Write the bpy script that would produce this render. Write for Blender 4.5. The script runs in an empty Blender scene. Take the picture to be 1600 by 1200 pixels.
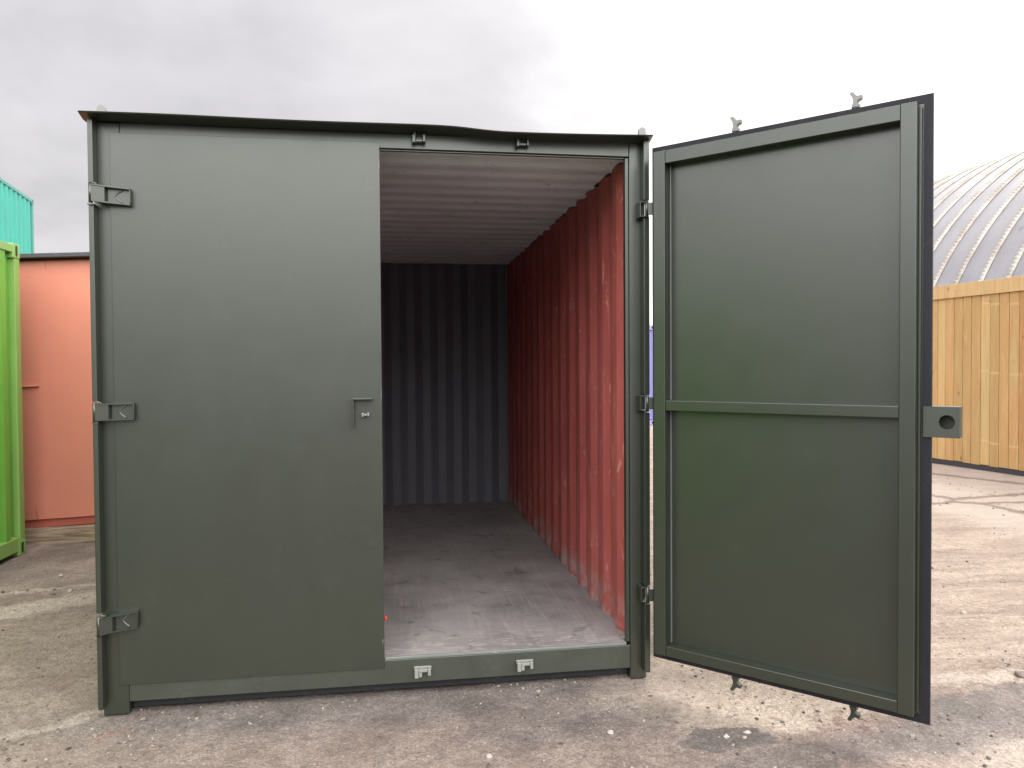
import bpy, bmesh, math, random
from mathutils import Vector, Matrix, noise as mnoise
R = math.radians
C = bpy.context.scene.collection
sc = bpy.context.scene

# ------------------------------------------------------------------ camera
cam_d = bpy.data.cameras.new('camera'); cam = bpy.data.objects.new('camera', cam_d); C.objects.link(cam)
yaw, pitch, roll = 0.1511, -0.0230, -0.0065
fw = Vector((math.sin(yaw)*math.cos(pitch), math.cos(yaw)*math.cos(pitch), math.sin(pitch)))
rt = Vector((math.cos(yaw), -math.sin(yaw), 0)); up = rt.cross(fw)
rt2 = rt*math.cos(roll) + up*math.sin(roll); up2 = up*math.cos(roll) - rt*math.sin(roll)
m = Matrix((rt2, up2, -fw)).transposed().to_4x4(); m.translation = Vector((1.255, -3.5099, 1.4938))
cam.matrix_world = m
cam_d.sensor_fit = 'HORIZONTAL'; cam_d.sensor_width = 36; cam_d.lens = 1201.6/1600*36
cam_d.clip_start = 0.05; cam_d.clip_end = 2000
sc.camera = cam

# ------------------------------------------------------------------ light
SUN_AZ, SUN_EL = R(32), R(50)          # azimuth measured from +y towards +x
sun_dir = Vector((math.sin(SUN_AZ)*math.cos(SUN_EL), math.cos(SUN_AZ)*math.cos(SUN_EL), math.sin(SUN_EL)))
sd = bpy.data.lights.new('sun', 'SUN'); so = bpy.data.objects.new('sun', sd); C.objects.link(so)
sd.energy = 0.8; sd.angle = R(14); sd.color = (1.0, 0.93, 0.82)
so.rotation_euler = sun_dir.to_track_quat('Z', 'Y').to_euler(); so.location = (6, 8, 12)

w = bpy.data.worlds.new('World'); sc.world = w; w.use_nodes = True
sc.view_settings.view_transform = 'Standard'; sc.view_settings.look = 'None'
sc.view_settings.gamma = 1; sc.view_settings.exposure = 0.9; sc.view_settings.use_curve_mapping = False


class NT:
    """small helper around a node tree"""
    def __init__(s, tree): s.t = tree; s.t.nodes.clear()
    def n(s, typ, ins=None, **pr):
        nd = s.t.nodes.new(typ)
        for k, v in pr.items(): setattr(nd, k, v)
        for k, v in (ins or {}).items(): s.put(nd.inputs[k], v)
        return nd
    def put(s, sock, v):
        if isinstance(v, bpy.types.NodeSocket): s.t.links.new(v, sock)
        elif isinstance(v, (tuple, list)) and sock.type == 'RGBA' and len(v) == 3: sock.default_value = (*v, 1)
        else: sock.default_value = v
    def m(s, op, a, b=0.0, c=0.0, clamp=False):
        nd = s.n('ShaderNodeMath', {0: a, 1: b, 2: c}, operation=op, use_clamp=clamp); return nd.outputs[0]
    def v(s, op, a, b=(0, 0, 0)):
        nd = s.n('ShaderNodeVectorMath', {0: a, 1: b}, operation=op)
        return nd.outputs['Value'] if op in ('DOT_PRODUCT', 'LENGTH', 'DISTANCE') else nd.outputs[0]
    def mix(s, f, a, b, bt='MIX'):
        nd = s.n('ShaderNodeMix', data_type='RGBA', blend_type=bt)
        s.put(nd.inputs[0], f); s.put(nd.inputs[6], a); s.put(nd.inputs[7], b); return nd.outputs[2]
    def ss(s, x, lo, hi):
        nd = s.n('ShaderNodeMapRange', {0: x, 1: lo, 2: hi, 3: 0.0, 4: 1.0}, interpolation_type='SMOOTHSTEP'); return nd.outputs[0]
    def lin(s, x, lo, hi, a, b):
        return s.n('ShaderNodeMapRange', {0: x, 1: lo, 2: hi, 3: a, 4: b}).outputs[0]
    def noise(s, vec, scale, detail=4, rough=0.55, dist=0.0):
        return s.n('ShaderNodeTexNoise', {'Vector': vec, 'Scale': scale, 'Detail': detail, 'Roughness': rough, 'Distortion': dist}).outputs[0]
    def voro(s, vec, scale, feature='F1', out='Distance', rnd=1.0):
        return s.n('ShaderNodeTexVoronoi', {'Vector': vec, 'Scale': scale, 'Randomness': rnd}, feature=feature).outputs[out]
    def scl(s, vec, sx, sy, sz): return s.v('MULTIPLY', vec, (sx, sy, sz))


# ------------------------------------------------------------------ sky: grey cloud deck, thinner and brighter towards the sun
k = NT(w.node_tree)
gen = k.n('ShaderNodeTexCoord').outputs['Generated']
d = k.v('NORMALIZE', gen)
sep = k.n('ShaderNodeSeparateXYZ', {0: d})
sky = k.n('ShaderNodeTexSky', sky_type='NISHITA', sun_disc=False, sun_elevation=SUN_EL, sun_rotation=SUN_AZ,
          altitude=50, air_density=1.2, dust_density=3.0)
zz = k.m('ADD', k.m('MAXIMUM', sep.outputs[2], 0.0), 0.34)
pl = k.n('ShaderNodeCombineXYZ', {0: k.m('DIVIDE', sep.outputs[0], zz), 1: k.m('DIVIDE', sep.outputs[1], zz), 2: k.m('MULTIPLY', sep.outputs[2], 1.5)}).outputs[0]
pl = k.v('ADD', pl, (3.1, 1.7, 0))
c1 = k.noise(pl, 1.25, 7, 0.50, 0.25)
c2 = k.noise(pl, 3.6, 7, 0.52, 0.35)
cl = k.m('ADD', k.m('MULTIPLY', c1, 0.62), k.m('MULTIPLY', c2, 0.38))
g = k.lin(cl, 0.36, 0.64, 3.0, 4.4)
g = k.m('ADD', g, k.m('MULTIPLY', k.ss(k.m('SUBTRACT', 0.30, sep.outputs[2]), 0.0, 0.30), 0.45))
e = (math.cos(R(12)), -math.sin(R(12)), 0)
edge = k.m('ADD', k.v('DOT_PRODUCT', d, e), k.m('MULTIPLY', k.m('SUBTRACT', c1, 0.5), 0.55))
thin = k.ss(edge, -0.10, 0.14)
bright = k.lin(cl, 0.3, 0.7, 6.6, 8.4)
fac = k.m('MULTIPLY', thin, 1.0)
val = k.m('ADD', k.m('MULTIPLY', g, k.m('SUBTRACT', 1.0, fac)), k.m('MULTIPLY', bright, fac))
glow = k.m('POWER', k.m('MAXIMUM', k.v('DOT_PRODUCT', d, tuple(sun_dir)), 0.0), 6.0)
val = k.m('ADD', val, k.m('MULTIPLY', glow, 3.0))
back = k.m('MULTIPLY', k.ss(k.m('MULTIPLY', sep.outputs[1], -1.0), -0.05, 0.5), k.m('MULTIPLY', k.ss(sep.outputs[2], 0.06, 0.34), k.ss(sep.outputs[2], 1.0, 0.88)))
lowb = k.m('MULTIPLY', k.ss(k.m('MULTIPLY', sep.outputs[1], -1.0), 0.0, 0.4), k.ss(sep.outputs[2], 0.22, 0.0))
val = k.m('MULTIPLY', val, k.m('SUBTRACT', 1.0, k.m('MULTIPLY', lowb, 0.6)))     # dull band added low behind the viewer to darken the door's reflection
val = k.m('ADD', val, k.m('MULTIPLY', back, 26.0))     # bright sky added behind the viewer to light the front and interior
ccol = k.mix(1.0, k.mix(fac, (1.0, 0.965, 0.985), (1.0, 0.99, 0.965)),
             k.n('ShaderNodeCombineXYZ', {0: val, 1: val, 2: val}).outputs[0], 'MULTIPLY')
col = k.mix(k.lin(sep.outputs[1], -0.6, 0.3, 0.84, 0.94), sky.outputs[0], ccol)
bg = k.n('ShaderNodeBackground', {'Color': col, 'Strength': 0.1})
out = k.n('ShaderNodeOutputWorld', {'Surface': bg.outputs[0]})


# ------------------------------------------------------------------ materials
def mat(name):
    mt = bpy.data.materials.new(name); mt.use_nodes = True
    k = NT(mt.node_tree)
    b = k.n('ShaderNodeBsdfPrincipled'); o = k.n('ShaderNodeOutputMaterial', {'Surface': b.outputs[0]})
    k.b = b; k.pos = k.n('ShaderNodeNewGeometry').outputs['Position']; k.obj = k.n('ShaderNodeTexCoord').outputs['Object']
    return mt, k


def bump(k, h, strength=0.2, dist=0.01, normal=None):
    nd = k.n('ShaderNodeBump', {'Strength': strength, 'Distance': dist, 'Height': h})
    if normal is not None: k.put(nd.inputs['Normal'], normal)
    return nd.outputs[0]


def paint(name, col, rough=0.42, spec=0.5, var=0.12, dent=0.25, dirt=(0.22, 0.18, 0.15), dirt_amt=0.25, speck=0.0, ior=None, streak=0.2, rv=1.0, tint=None, chips=False):
    mt, k = mat(name); p = k.pos
    n1 = k.noise(p, 1.7, 5, 0.6); n2 = k.noise(p, 38, 3, 0.6); n3 = k.noise(k.scl(p, 9, 9, 0.7), 2.0, 4, 0.6)
    c = k.mix(k.lin(n1, 0.3, 0.7, 0, 1), tuple(x*(1-var) for x in col), tuple(min(1, x*(1+var)) for x in col))
    c = k.mix(k.m('MULTIPLY', k.ss(n3, 0.52, 0.75), streak), c, tuple(x*0.72+0.02 for x in col))
    d_ = k.m('MULTIPLY', k.ss(k.m('MULTIPLY', n2, k.noise(p, 5, 4, 0.7)), 0.30, 0.42), dirt_amt)
    c = k.mix(d_, c, dirt)
    if speck:
        v_ = k.voro(p, 95); sp = k.m('MULTIPLY', k.ss(v_, 0.16, 0.05), speck)
        sp = k.m('MULTIPLY', sp, k.ss(k.noise(p, 2.3, 3), 0.52, 0.66)); c = k.mix(sp, c, (0.55, 0.53, 0.5))
    if chips:      # scuffs where the doors rub: along the free edge, mostly low down
        s_ = k.n('ShaderNodeSeparateXYZ', {0: p}); ed = k.m('MULTIPLY', k.ss(s_.outputs[0], 1.170, 1.190), k.ss(s_.outputs[2], 0.62, 0.25))
        ed = k.m('MAXIMUM', ed, k.m('MULTIPLY', k.ss(s_.outputs[0], 1.190, 1.195), 0.5))
        ch = k.m('MULTIPLY', ed, k.ss(k.noise(k.scl(p, 40, 40, 14), 1.0, 4, 0.7), 0.60, 0.66)); c = k.mix(k.m('MULTIPLY', ch, 0.7), c, (0.24, 0.26, 0.23))
        sc2 = k.m('MULTIPLY', k.ss(k.noise(k.scl(p, 90, 5, 3.0), 1.0, 3, 0.8, 1.2), 0.70, 0.76), k.ss(k.noise(p, 1.6, 2), 0.52, 0.62)); c = k.mix(k.m('MULTIPLY', sc2, 0.25), c, (0.10, 0.11, 0.095))
    k.put(k.b.inputs['Base Color'], c)
    k.put(k.b.inputs['Roughness'], k.lin(k.noise(p, 6, 5, 0.65), 0.3, 0.7, rough-0.07*rv, rough+0.1*rv))
    k.put(k.b.inputs['Specular IOR Level'], spec)
    if ior: k.put(k.b.inputs['IOR'], ior)
    if tint: k.put(k.b.inputs['Specular Tint'], tint)
    nb = bump(k, k.noise(p, 2.1, 2, 0.5), dent, 0.02)
    nb = bump(k, k.noise(p, 260, 2, 0.6), 0.10, 0.0015, nb)
    k.put(k.b.inputs['Normal'], nb)
    return mt


M = {}
GREEN = (0.0155, 0.0195, 0.0125)
M['green'] = paint('dark_green_paint', GREEN, rough=0.34, spec=0.5, var=0.04, dent=0.05, dirt_amt=0.03, ior=1.86, tint=(0.97, 1.0, 0.95), streak=0.10, rv=0.25)
M['green_door'] = paint('dark_green_door_paint', GREEN, rough=0.34, spec=0.5, var=0.04, dent=0.06, dirt_amt=0.03, ior=1.86, tint=(0.97, 1.0, 0.95), streak=0.10, rv=0.25, chips=True)
M['green_lip'] = paint('scuffed_green_lip', (0.16, 0.175, 0.16), rough=0.5, dirt=(0.4, 0.37, 0.33), dirt_amt=0.5)
M['green_sill'] = paint('dark_green_dusty_paint', (0.026, 0.031, 0.022), rough=0.44, spec=0.5, ior=1.82, tint=(0.97, 1.0, 0.95), var=0.1, dent=0.08, dirt=(0.16, 0.15, 0.13), dirt_amt=0.10, speck=0.18)
M['rim'] = paint('dark_rubber_rim', (0.012, 0.012, 0.017), rough=0.55, spec=0.35, dirt_amt=0.05)
M['green_shade'] = paint('shaded_underframe', (0.020, 0.021, 0.024), rough=0.7, spec=0.3, dirt_amt=0.1)  # dull dark tone puts the shade below the sill into the colour
M['worn_metal'] = paint('worn_metal', (0.24, 0.235, 0.22), rough=0.5, spec=0.6, dirt=(0.08, 0.08, 0.07), dirt_amt=0.8, dent=0.1)
M['weld'] = paint('green_weld_edge', (0.10, 0.11, 0.10), rough=0.35, spec=0.9, dirt_amt=0.1)
M['orange'] = paint('salmon_orange_paint', (0.61, 0.215, 0.145), rough=0.5, var=0.05, dent=0.3, dirt=(0.3, 0.1, 0.06), dirt_amt=0.12, streak=0.15)
M['orange_dark'] = paint('red_rail_paint', (0.42, 0.10, 0.07), rough=0.55, dirt_amt=0.3)
M['charcoal'] = paint('charcoal_trim', (0.045, 0.045, 0.05), rough=0.55, dirt_amt=0.2)
M['lime'] = paint('lime_green_paint', (0.15, 0.40, 0.05), rough=0.42, spec=0.6, var=0.08, dirt_amt=0.12)
M['lime_end'] = paint('pale_lime_paint', (0.23, 0.41, 0.10), rough=0.45, spec=0.6, var=0.08, dirt_amt=0.15)
M['teal'] = paint('teal_paint', (0.055, 0.42, 0.34), rough=0.45, var=0.05, dirt_amt=0.05)
M['teal_rail'] = paint('teal_rail_paint', (0.10, 0.34, 0.31), rough=0.5, var=0.05, dirt_amt=0.1)
M['blue'] = paint('lavender_blue_paint', (0.31, 0.31, 0.58), rough=0.45, var=0.05, dirt_amt=0.05)
M['slot'] = paint('dark_slot', (0.02, 0.02, 0.022), rough=0.8)
M['red_spot'] = paint('red_paint_spot', (0.85, 0.04, 0.02), rough=0.5)
M['cream'] = paint('off_white_ceiling_paint', (0.74, 0.81, 0.84), rough=0.6, var=0.1, dirt=(0.25, 0.19, 0.14), dirt_amt=0.35, dent=0.1)
M['end_grey'] = paint('slate_grey_end_wall', (0.11, 0.11, 0.135), rough=0.55, var=0.1, dirt=(0.16, 0.07, 0.06), dirt_amt=0.4)


def red_oxide():
    mt, k = mat('red_oxide_paint'); p = k.pos
    n1 = k.noise(k.scl(p, 3, 3, 0.6), 2.0, 5, 0.6)
    c = k.mix(k.lin(n1, 0.3, 0.7, 0, 1), (0.27, 0.055, 0.046), (0.41, 0.105, 0.088))
    st = k.m('MULTIPLY', k.ss(k.noise(k.scl(p, 26, 26, 1.1), 1.0, 4, 0.7), 0.57, 0.72), 0.55)
    c = k.mix(st, c, (0.19, 0.05, 0.045))
    sc_ = k.m('MULTIPLY', k.ss(k.noise(k.scl(p, 7, 7, 3.0), 3.0, 6, 0.75, 0.6), 0.57, 0.68), 0.6)
    c = k.mix(sc_, c, (0.60, 0.31, 0.27))
    low = k.ss(k.n('ShaderNodeSeparateXYZ', {0: p}).outputs[2], 0.40, 0.19)
    low = k.m('MULTIPLY', low, k.ss(k.noise(p, 9, 5, 0.7), 0.40, 0.6))
    c = k.mix(k.m('MULTIPLY', low, 0.75), c, (0.33, 0.27, 0.25))
    k.put(k.b.inputs['Base Color'], c); k.put(k.b.inputs['Roughness'], 0.6)
    k.put(k.b.inputs['Normal'], bump(k, k.noise(p, 14, 5, 0.65), 0.25, 0.006))
    return mt
M['red'] = red_oxide()


def plywood():
    mt, k = mat('worn_plywood_floor'); p = k.pos
    y = k.n('ShaderNodeSeparateXYZ', {0: p}).outputs[1]; x = k.n('ShaderNodeSeparateXYZ', {0: p}).outputs[0]
    n1 = k.noise(p, 2.2, 6, 0.65, 0.4); gr = k.noise(k.scl(p, 42, 1.8, 1), 1.0, 5, 0.7, 0.3); gx = k.noise(k.scl(p, 2.0, 34, 1), 1.0, 5, 0.72, 0.3)
    c = k.mix(k.lin(n1, 0.3, 0.7, 0, 1), (0.16, 0.147, 0.145), (0.31, 0.288, 0.282))
    c = k.mix(k.m('MULTIPLY', k.ss(gr, 0.5, 0.72), 0.55), c, (0.34, 0.30, 0.285))
    c = k.mix(k.m('MULTIPLY', k.ss(gx, 0.56, 0.74), 0.45), c, (0.37, 0.33, 0.315))
    drk = k.ss(k.noise(p, 5.5, 5, 0.6, 0.8), 0.56, 0.68); c = k.mix(k.m('MULTIPLY', drk, 0.5), c, (0.07, 0.064, 0.066))
    # scuffed pale edge by the sill
    ed = k.m('MULTIPLY', k.ss(y, 0.42, 0.08), k.ss(k.noise(k.scl(p, 9, 26, 1), 1.2, 6, 0.75, 0.8), 0.50, 0.62))
    c = k.mix(k.m('MULTIPLY', ed, 0.8), c, (0.42, 0.36, 0.32))
    # sheet joints
    jx = k.ss(k.m('ABSOLUTE', k.m('SUBTRACT', x, 1.64)), 0.006, 0.002); jy = k.ss(k.m('ABSOLUTE', k.m('SUBTRACT', k.m('FRACT', k.m('DIVIDE', y, 1.22)), 0.5)), 0.006, 0.002)
    c = k.mix(k.m('MULTIPLY', k.m('MAXIMUM', k.m('MULTIPLY', jx, 0.8), k.m('MULTIPLY', jy, 0.6)), k.lin(n1, 0.3, 0.7, 0.3, 1)), c, (0.30, 0.26, 0.23))
    k.put(k.b.inputs['Base Color'], c); k.put(k.b.inputs['Roughness'], k.lin(n1, 0.3, 0.7, 0.5, 0.72)); k.put(k.b.inputs['Specular IOR Level'], 0.4)
    k.put(k.b.inputs['Normal'], bump(k, k.m('ADD', gr, gx), 0.3, 0.004))
    return mt
M['floor'] = plywood()


def fence_wood():
    mt, k = mat('new_softwood_boards'); p = k.obj
    rnd = k.n('ShaderNodeAttribute', attribute_name='board').outputs['Fac']
    off = k.n('ShaderNodeCombineXYZ', {0: k.m('MULTIPLY', rnd, 17.0), 1: k.m('MULTIPLY', rnd, 9.0), 2: k.m('MULTIPLY', rnd, 31.0)}).outputs[0]
    q = k.v('ADD', p, off)
    base = k.n('ShaderNodeValToRGB', {0: rnd}); cr = base.color_ramp
    cr.elements[0].color = (0.42, 0.225, 0.085, 1); cr.elements[1].color = (0.60, 0.40, 0.175, 1)
    for pos_, cc in ((0.3, (0.55, 0.335, 0.135, 1)), (0.55, (0.43, 0.285, 0.115, 1)), (0.75, (0.60, 0.415, 0.20, 1))):
        el = cr.elements.new(pos_); el.color = cc
    wv = k.noise(k.scl(q, 30, 30, 1.0), 1.0, 4, 0.6, 1.5); wv2 = k.noise(k.scl(q, 7, 7, 0.8), 1.6, 4, 0.6, 2.0)
    c = k.mix(k.m('MULTIPLY', k.ss(wv, 0.42, 0.7), 0.38), base.outputs[0], (0.36, 0.18, 0.06))
    c = k.mix(k.m('MULTIPLY', k.ss(wv2, 0.5, 0.7), 0.42), c, (0.62, 0.43, 0.20))
    kn = k.voro(k.scl(q, 1, 1, 0.62), 6.5); c = k.mix(k.m('MULTIPLY', k.ss(kn, 0.13, 0.04), 0.75), c, (0.16, 0.07, 0.025))
    c = k.mix(k.m('MULTIPLY', k.ss(k.m('ABSOLUTE', k.m('SUBTRACT', kn, 0.17)), 0.05, 0.0), 0.25), c, (0.35, 0.17, 0.05))
    zf = k.n('ShaderNodeSeparateXYZ', {0: p}).outputs[2]; zb = None      # pale bands left by the stacking battens, on some boards
    for hz in (0.36, 1.33, 2.27):
        q_ = k.ss(k.m('ABSOLUTE', k.m('SUBTRACT', zf, k.m('ADD', hz, k.m('MULTIPLY', rnd, 0.06)))), 0.022, 0.008); zb = q_ if zb is None else k.m('MAXIMUM', zb, q_)
    c = k.mix(k.m('MULTIPLY', k.m('MULTIPLY', zb, k.ss(k.m('FRACT', k.m('MULTIPLY', rnd, 7.3)), 0.45, 0.55)), 0.35), c, (0.72, 0.55, 0.32))
    gz = k.m('MULTIPLY', k.ss(k.noise(k.scl(q, 2, 2, 0.5), 1.0, 3), 0.52, 0.68), 0.3); c = k.mix(gz, c, (0.42, 0.38, 0.17))
    k.put(k.b.inputs['Base Color'], c); k.put(k.b.inputs['Roughness'], 0.7)
    k.put(k.b.inputs['Normal'], bump(k, wv, 0.25, 0.004))
    return mt
M['wood'] = fence_wood()


def sleeper_wood():
    mt, k = mat('weathered_timber'); p = k.pos
    g1 = k.noise(k.scl(p, 1.6, 30, 30), 1.0, 5, 0.7, 0.8); n1 = k.noise(p, 3, 4)
    c = k.mix(k.ss(g1, 0.35, 0.68), (0.17, 0.115, 0.07), (0.47, 0.37, 0.26)); c = k.mix(k.m('MULTIPLY', k.ss(n1, 0.5, 0.7), 0.5), c, (0.33, 0.30, 0.25))
    k.put(k.b.inputs['Base Color'], c); k.put(k.b.inputs['Roughness'], 0.85); k.put(k.b.inputs['Normal'], bump(k, g1, 0.4, 0.006))
    return mt
M['timber'] = sleeper_wood()


def tin_roof():
    mt, k = mat('weathered_steel_sheet'); p = k.pos
    n1 = k.noise(p, 0.9, 5, 0.6); n2 = k.noise(k.scl(p, 6, 6, 1.2), 1.5, 5, 0.7)
    c = k.mix(k.lin(n1, 0.3, 0.7, 0, 1), (0.32, 0.315, 0.335), (0.40, 0.395, 0.415))
    c = k.mix(k.m('MULTIPLY', k.ss(n2, 0.53, 0.75), 0.4), c, (0.29, 0.25, 0.23))
    c = k.mix(k.m('MULTIPLY', k.ss(k.voro(p, 1.5), 0.10, 0.04), 0.5), c, (0.2, 0.18, 0.17))
    k.put(k.b.inputs['Base Color'], c); k.put(k.b.inputs['Roughness'], 0.55); k.put(k.b.inputs['Metallic'], 0.15)
    k.put(k.b.inputs['Normal'], bump(k, n2, 0.2, 0.02))
    return mt
M['tin'] = tin_roof()


def seam_mat():
    mt, k = mat('seam_lap'); p = k.pos
    c = k.mix(k.ss(k.noise(p, 3, 4, 0.7), 0.4, 0.65), (0.50, 0.47, 0.42), (0.36, 0.31, 0.255))
    k.put(k.b.inputs['Base Color'], c); k.put(k.b.inputs['Roughness'], 0.6); return mt
M['seam'] = seam_mat()


def ground_mat():
    mt, k = mat('dusty_tarmac_yard'); p = k.pos
    s = k.n('ShaderNodeSeparateXYZ', {0: p}); x, y = s.outputs[0], s.outputs[1]
    wx = k.m('MULTIPLY', k.m('SUBTRACT', k.noise(p, 1.6, 6, 0.65), 0.5), 1.3); wy = k.m('MULTIPLY', k.m('SUBTRACT', k.noise(k.v('ADD', p, (7, 3, 1)), 1.6, 6, 0.65), 0.5), 1.3)
    x2, y2 = k.m('ADD', x, wx), k.m('ADD', y, wy)
    fx = k.m('MULTIPLY', k.m('SUBTRACT', k.noise(p, 7, 5, 0.7), 0.5), 0.3); fy = k.m('MULTIPLY', k.m('SUBTRACT', k.noise(k.v('ADD', p, (3, 9, 1)), 7, 5, 0.7), 0.5), 0.3)
    x3, y3 = k.m('ADD', x, fx), k.m('ADD', y, fy)
    def blob(xx, yy, cx, cy, rx, ry, soft=0.25, rot=0.0):
        a = k.m('SUBTRACT', xx, cx); b = k.m('SUBTRACT', yy, cy); cr_, sr = math.cos(rot), math.sin(rot)
        u = k.m('DIVIDE', k.m('ADD', k.m('MULTIPLY', a, cr_), k.m('MULTIPLY', b, sr)), rx); v_ = k.m('DIVIDE', k.m('SUBTRACT', k.m('MULTIPLY', b, cr_), k.m('MULTIPLY', a, sr)), ry)
        r = k.m('SQRT', k.m('ADD', k.m('MULTIPLY', u, u), k.m('MULTIPLY', v_, v_))); return k.ss(r, 1.0+soft, 1.0-soft)
    n0 = k.noise(p, 0.55, 6, 0.6); n1 = k.noise(p, 3.0, 7, 0.68); n2 = k.noise(p, 22, 5, 0.7); n3 = k.noise(p, 110, 3, 0.7)
    drag = k.noise(k.scl(p, 1.3, 9, 1), 1.0, 6, 0.68, 0.6)      # vehicle drag marks running across the yard
    brown_a, brown_b = (0.190, 0.145, 0.122), (0.300, 0.238, 0.206)
    dust_a, dust_b = (0.285, 0.220, 0.175), (0.41, 0.33, 0.268)
    dark_a, dark_b = (0.105, 0.092, 0.087), (0.180, 0.157, 0.146)
    c = k.mix(k.ss(n1, 0.33, 0.67), brown_a, brown_b)
    dusty = k.mix(k.ss(k.m('ADD', k.m('MULTIPLY', n1, 0.45), k.m('MULTIPLY', drag, 0.55)), 0.38, 0.62), dust_a, dust_b)
    dusty = k.mix(k.m('MULTIPLY', k.ss(k.noise(k.scl(p, 0.6, 4, 1), 1.0, 6, 0.7, 0.5), 0.50, 0.66), 0.75), dusty, (0.225, 0.168, 0.132))
    # broad dusty areas: the open yard to the right, and the strip beside the container on the left
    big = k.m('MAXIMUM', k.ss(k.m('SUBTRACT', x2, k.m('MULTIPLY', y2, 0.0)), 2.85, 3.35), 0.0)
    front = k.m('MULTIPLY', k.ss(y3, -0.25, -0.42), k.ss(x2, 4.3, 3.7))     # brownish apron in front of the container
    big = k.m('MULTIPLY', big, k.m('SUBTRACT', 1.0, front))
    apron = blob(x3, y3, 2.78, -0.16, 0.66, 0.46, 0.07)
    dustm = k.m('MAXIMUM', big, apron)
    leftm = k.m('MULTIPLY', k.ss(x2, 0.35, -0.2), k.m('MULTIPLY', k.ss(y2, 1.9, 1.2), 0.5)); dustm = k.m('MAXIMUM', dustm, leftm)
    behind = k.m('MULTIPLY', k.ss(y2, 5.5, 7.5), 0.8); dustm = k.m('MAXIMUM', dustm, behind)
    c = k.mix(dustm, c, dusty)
    # dark damp tarmac
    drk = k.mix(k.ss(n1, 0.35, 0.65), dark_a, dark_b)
    d1 = k.m('MULTIPLY', blob(x2, y3, 1.15, -0.02, 1.35, 0.26, 0.4), 0.9)  # damp strip along the front, deepened with painted shade under the sill
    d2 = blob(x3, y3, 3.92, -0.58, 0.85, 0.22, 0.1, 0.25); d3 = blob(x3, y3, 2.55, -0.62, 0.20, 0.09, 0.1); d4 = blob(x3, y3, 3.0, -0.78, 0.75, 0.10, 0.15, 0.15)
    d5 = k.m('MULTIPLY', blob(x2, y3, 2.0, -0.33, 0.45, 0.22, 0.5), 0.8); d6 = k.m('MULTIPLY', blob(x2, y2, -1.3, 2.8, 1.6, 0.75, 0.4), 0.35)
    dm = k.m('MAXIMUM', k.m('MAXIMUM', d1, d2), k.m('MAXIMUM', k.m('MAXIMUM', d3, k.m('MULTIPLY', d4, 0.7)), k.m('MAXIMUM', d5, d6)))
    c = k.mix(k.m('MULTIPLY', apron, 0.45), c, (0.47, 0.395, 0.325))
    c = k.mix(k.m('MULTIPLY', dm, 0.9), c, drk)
    c = k.mix(k.ss(y2, -1.3, -2.0), c, (0.10, 0.09, 0.085))   # unseen ground behind the viewer, darkened to dim the door's lower reflection
    # pale dried slurry streaks
    l1 = k.m('MULTIPLY', blob(x3, y3, -0.95, 1.74, 0.62, 0.16, 0.35, 0.55), k.ss(n2, 0.32, 0.5))
    l2 = k.m('MULTIPLY', blob(x3, y3, -1.05, 2.15, 0.5, 0.03, 0.6, 0.3), 0.7)
    ringd = k.m('ABSOLUTE', k.m('SUBTRACT', k.v('DISTANCE', k.n('ShaderNodeCombineXYZ', {0: x3, 1: y3, 2: 0.0}).outputs[0], (-0.45, 0.42, 0)), 0.55))
    l3 = k.m('MULTIPLY', k.m('MULTIPLY', k.ss(ringd, 0.06, 0.015), k.ss(y3, 0.25, 0.05)), 0.8)
    l4 = k.m('MULTIPLY', blob(x3, y3, 3.85, -0.245, 0.65, 0.05, 0.5), 0.8)
    l5 = k.m('MULTIPLY', blob(x3, y3, 3.9, -1.0, 0.55, 0.22, 0.3), 0.8)
    lm = k.m('MAXIMUM', k.m('MAXIMUM', l1, l2), k.m('MAXIMUM', l3, k.m('MAXIMUM', l4, l5)))
    c = k.mix(k.m('MULTIPLY', lm, 0.85), c, (0.46, 0.395, 0.335))
    # reddish crumbs
    rr = k.m('MULTIPLY', blob(x3, y3, 0.10, -0.19, 0.09, 0.06, 0.6), k.ss(n2, 0.45, 0.6)); rr2 = k.m('MULTIPLY', blob(x3, y3, 3.13, -0.60, 0.2, 0.09, 0.5), k.ss(n2, 0.45, 0.6))
    c = k.mix(k.m('MULTIPLY', rr, 0.45), c, (0.42, 0.13, 0.10)); c = k.mix(k.m('MULTIPLY', rr2, 0.6), c, (0.22, 0.11, 0.10))
    # fine grain and pale grit
    c = k.mix(k.m('MULTIPLY', k.ss(n2, 0.50, 0.68), 0.5), c, (0.125, 0.095, 0.08))
    c = k.mix(k.m('MULTIPLY', k.ss(n2, 0.45, 0.30), 0.26), c, (0.42, 0.345, 0.295))
    c = k.mix(k.m('MULTIPLY', k.ss(n3, 0.53, 0.70), 0.5), c, (0.10, 0.08, 0.07)); c = k.mix(k.m('MULTIPLY', k.ss(n3, 0.46, 0.30), 0.42), c, (0.48, 0.415, 0.36))
    ag = k.n('ShaderNodeSeparateColor', {0: k.voro(p, 150, 'F1', 'Color')}).outputs[0]; ag2 = k.n('ShaderNodeSeparateColor', {0: k.voro(p, 62, 'F1', 'Color')}).outputs[1]
    agm = k.m('MULTIPLY', k.lin(ag, 0.0, 1.0, 0.72, 1.28), k.lin(ag2, 0.0, 1.0, 0.86, 1.14))
    c = k.mix(k.lin(n1, 0.35, 0.65, 0.5, 1.0), c, k.mix(1.0, c, k.n('ShaderNodeCombineColor', {0: agm, 1: agm, 2: agm}).outputs[0], 'MULTIPLY'))
    vg = k.n('ShaderNodeTexVoronoi', {'Vector': p, 'Scale': 120.0}, feature='F1'); rsel = k.n('ShaderNodeSeparateColor', {0: vg.outputs['Color']}).outputs[0]
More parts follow.
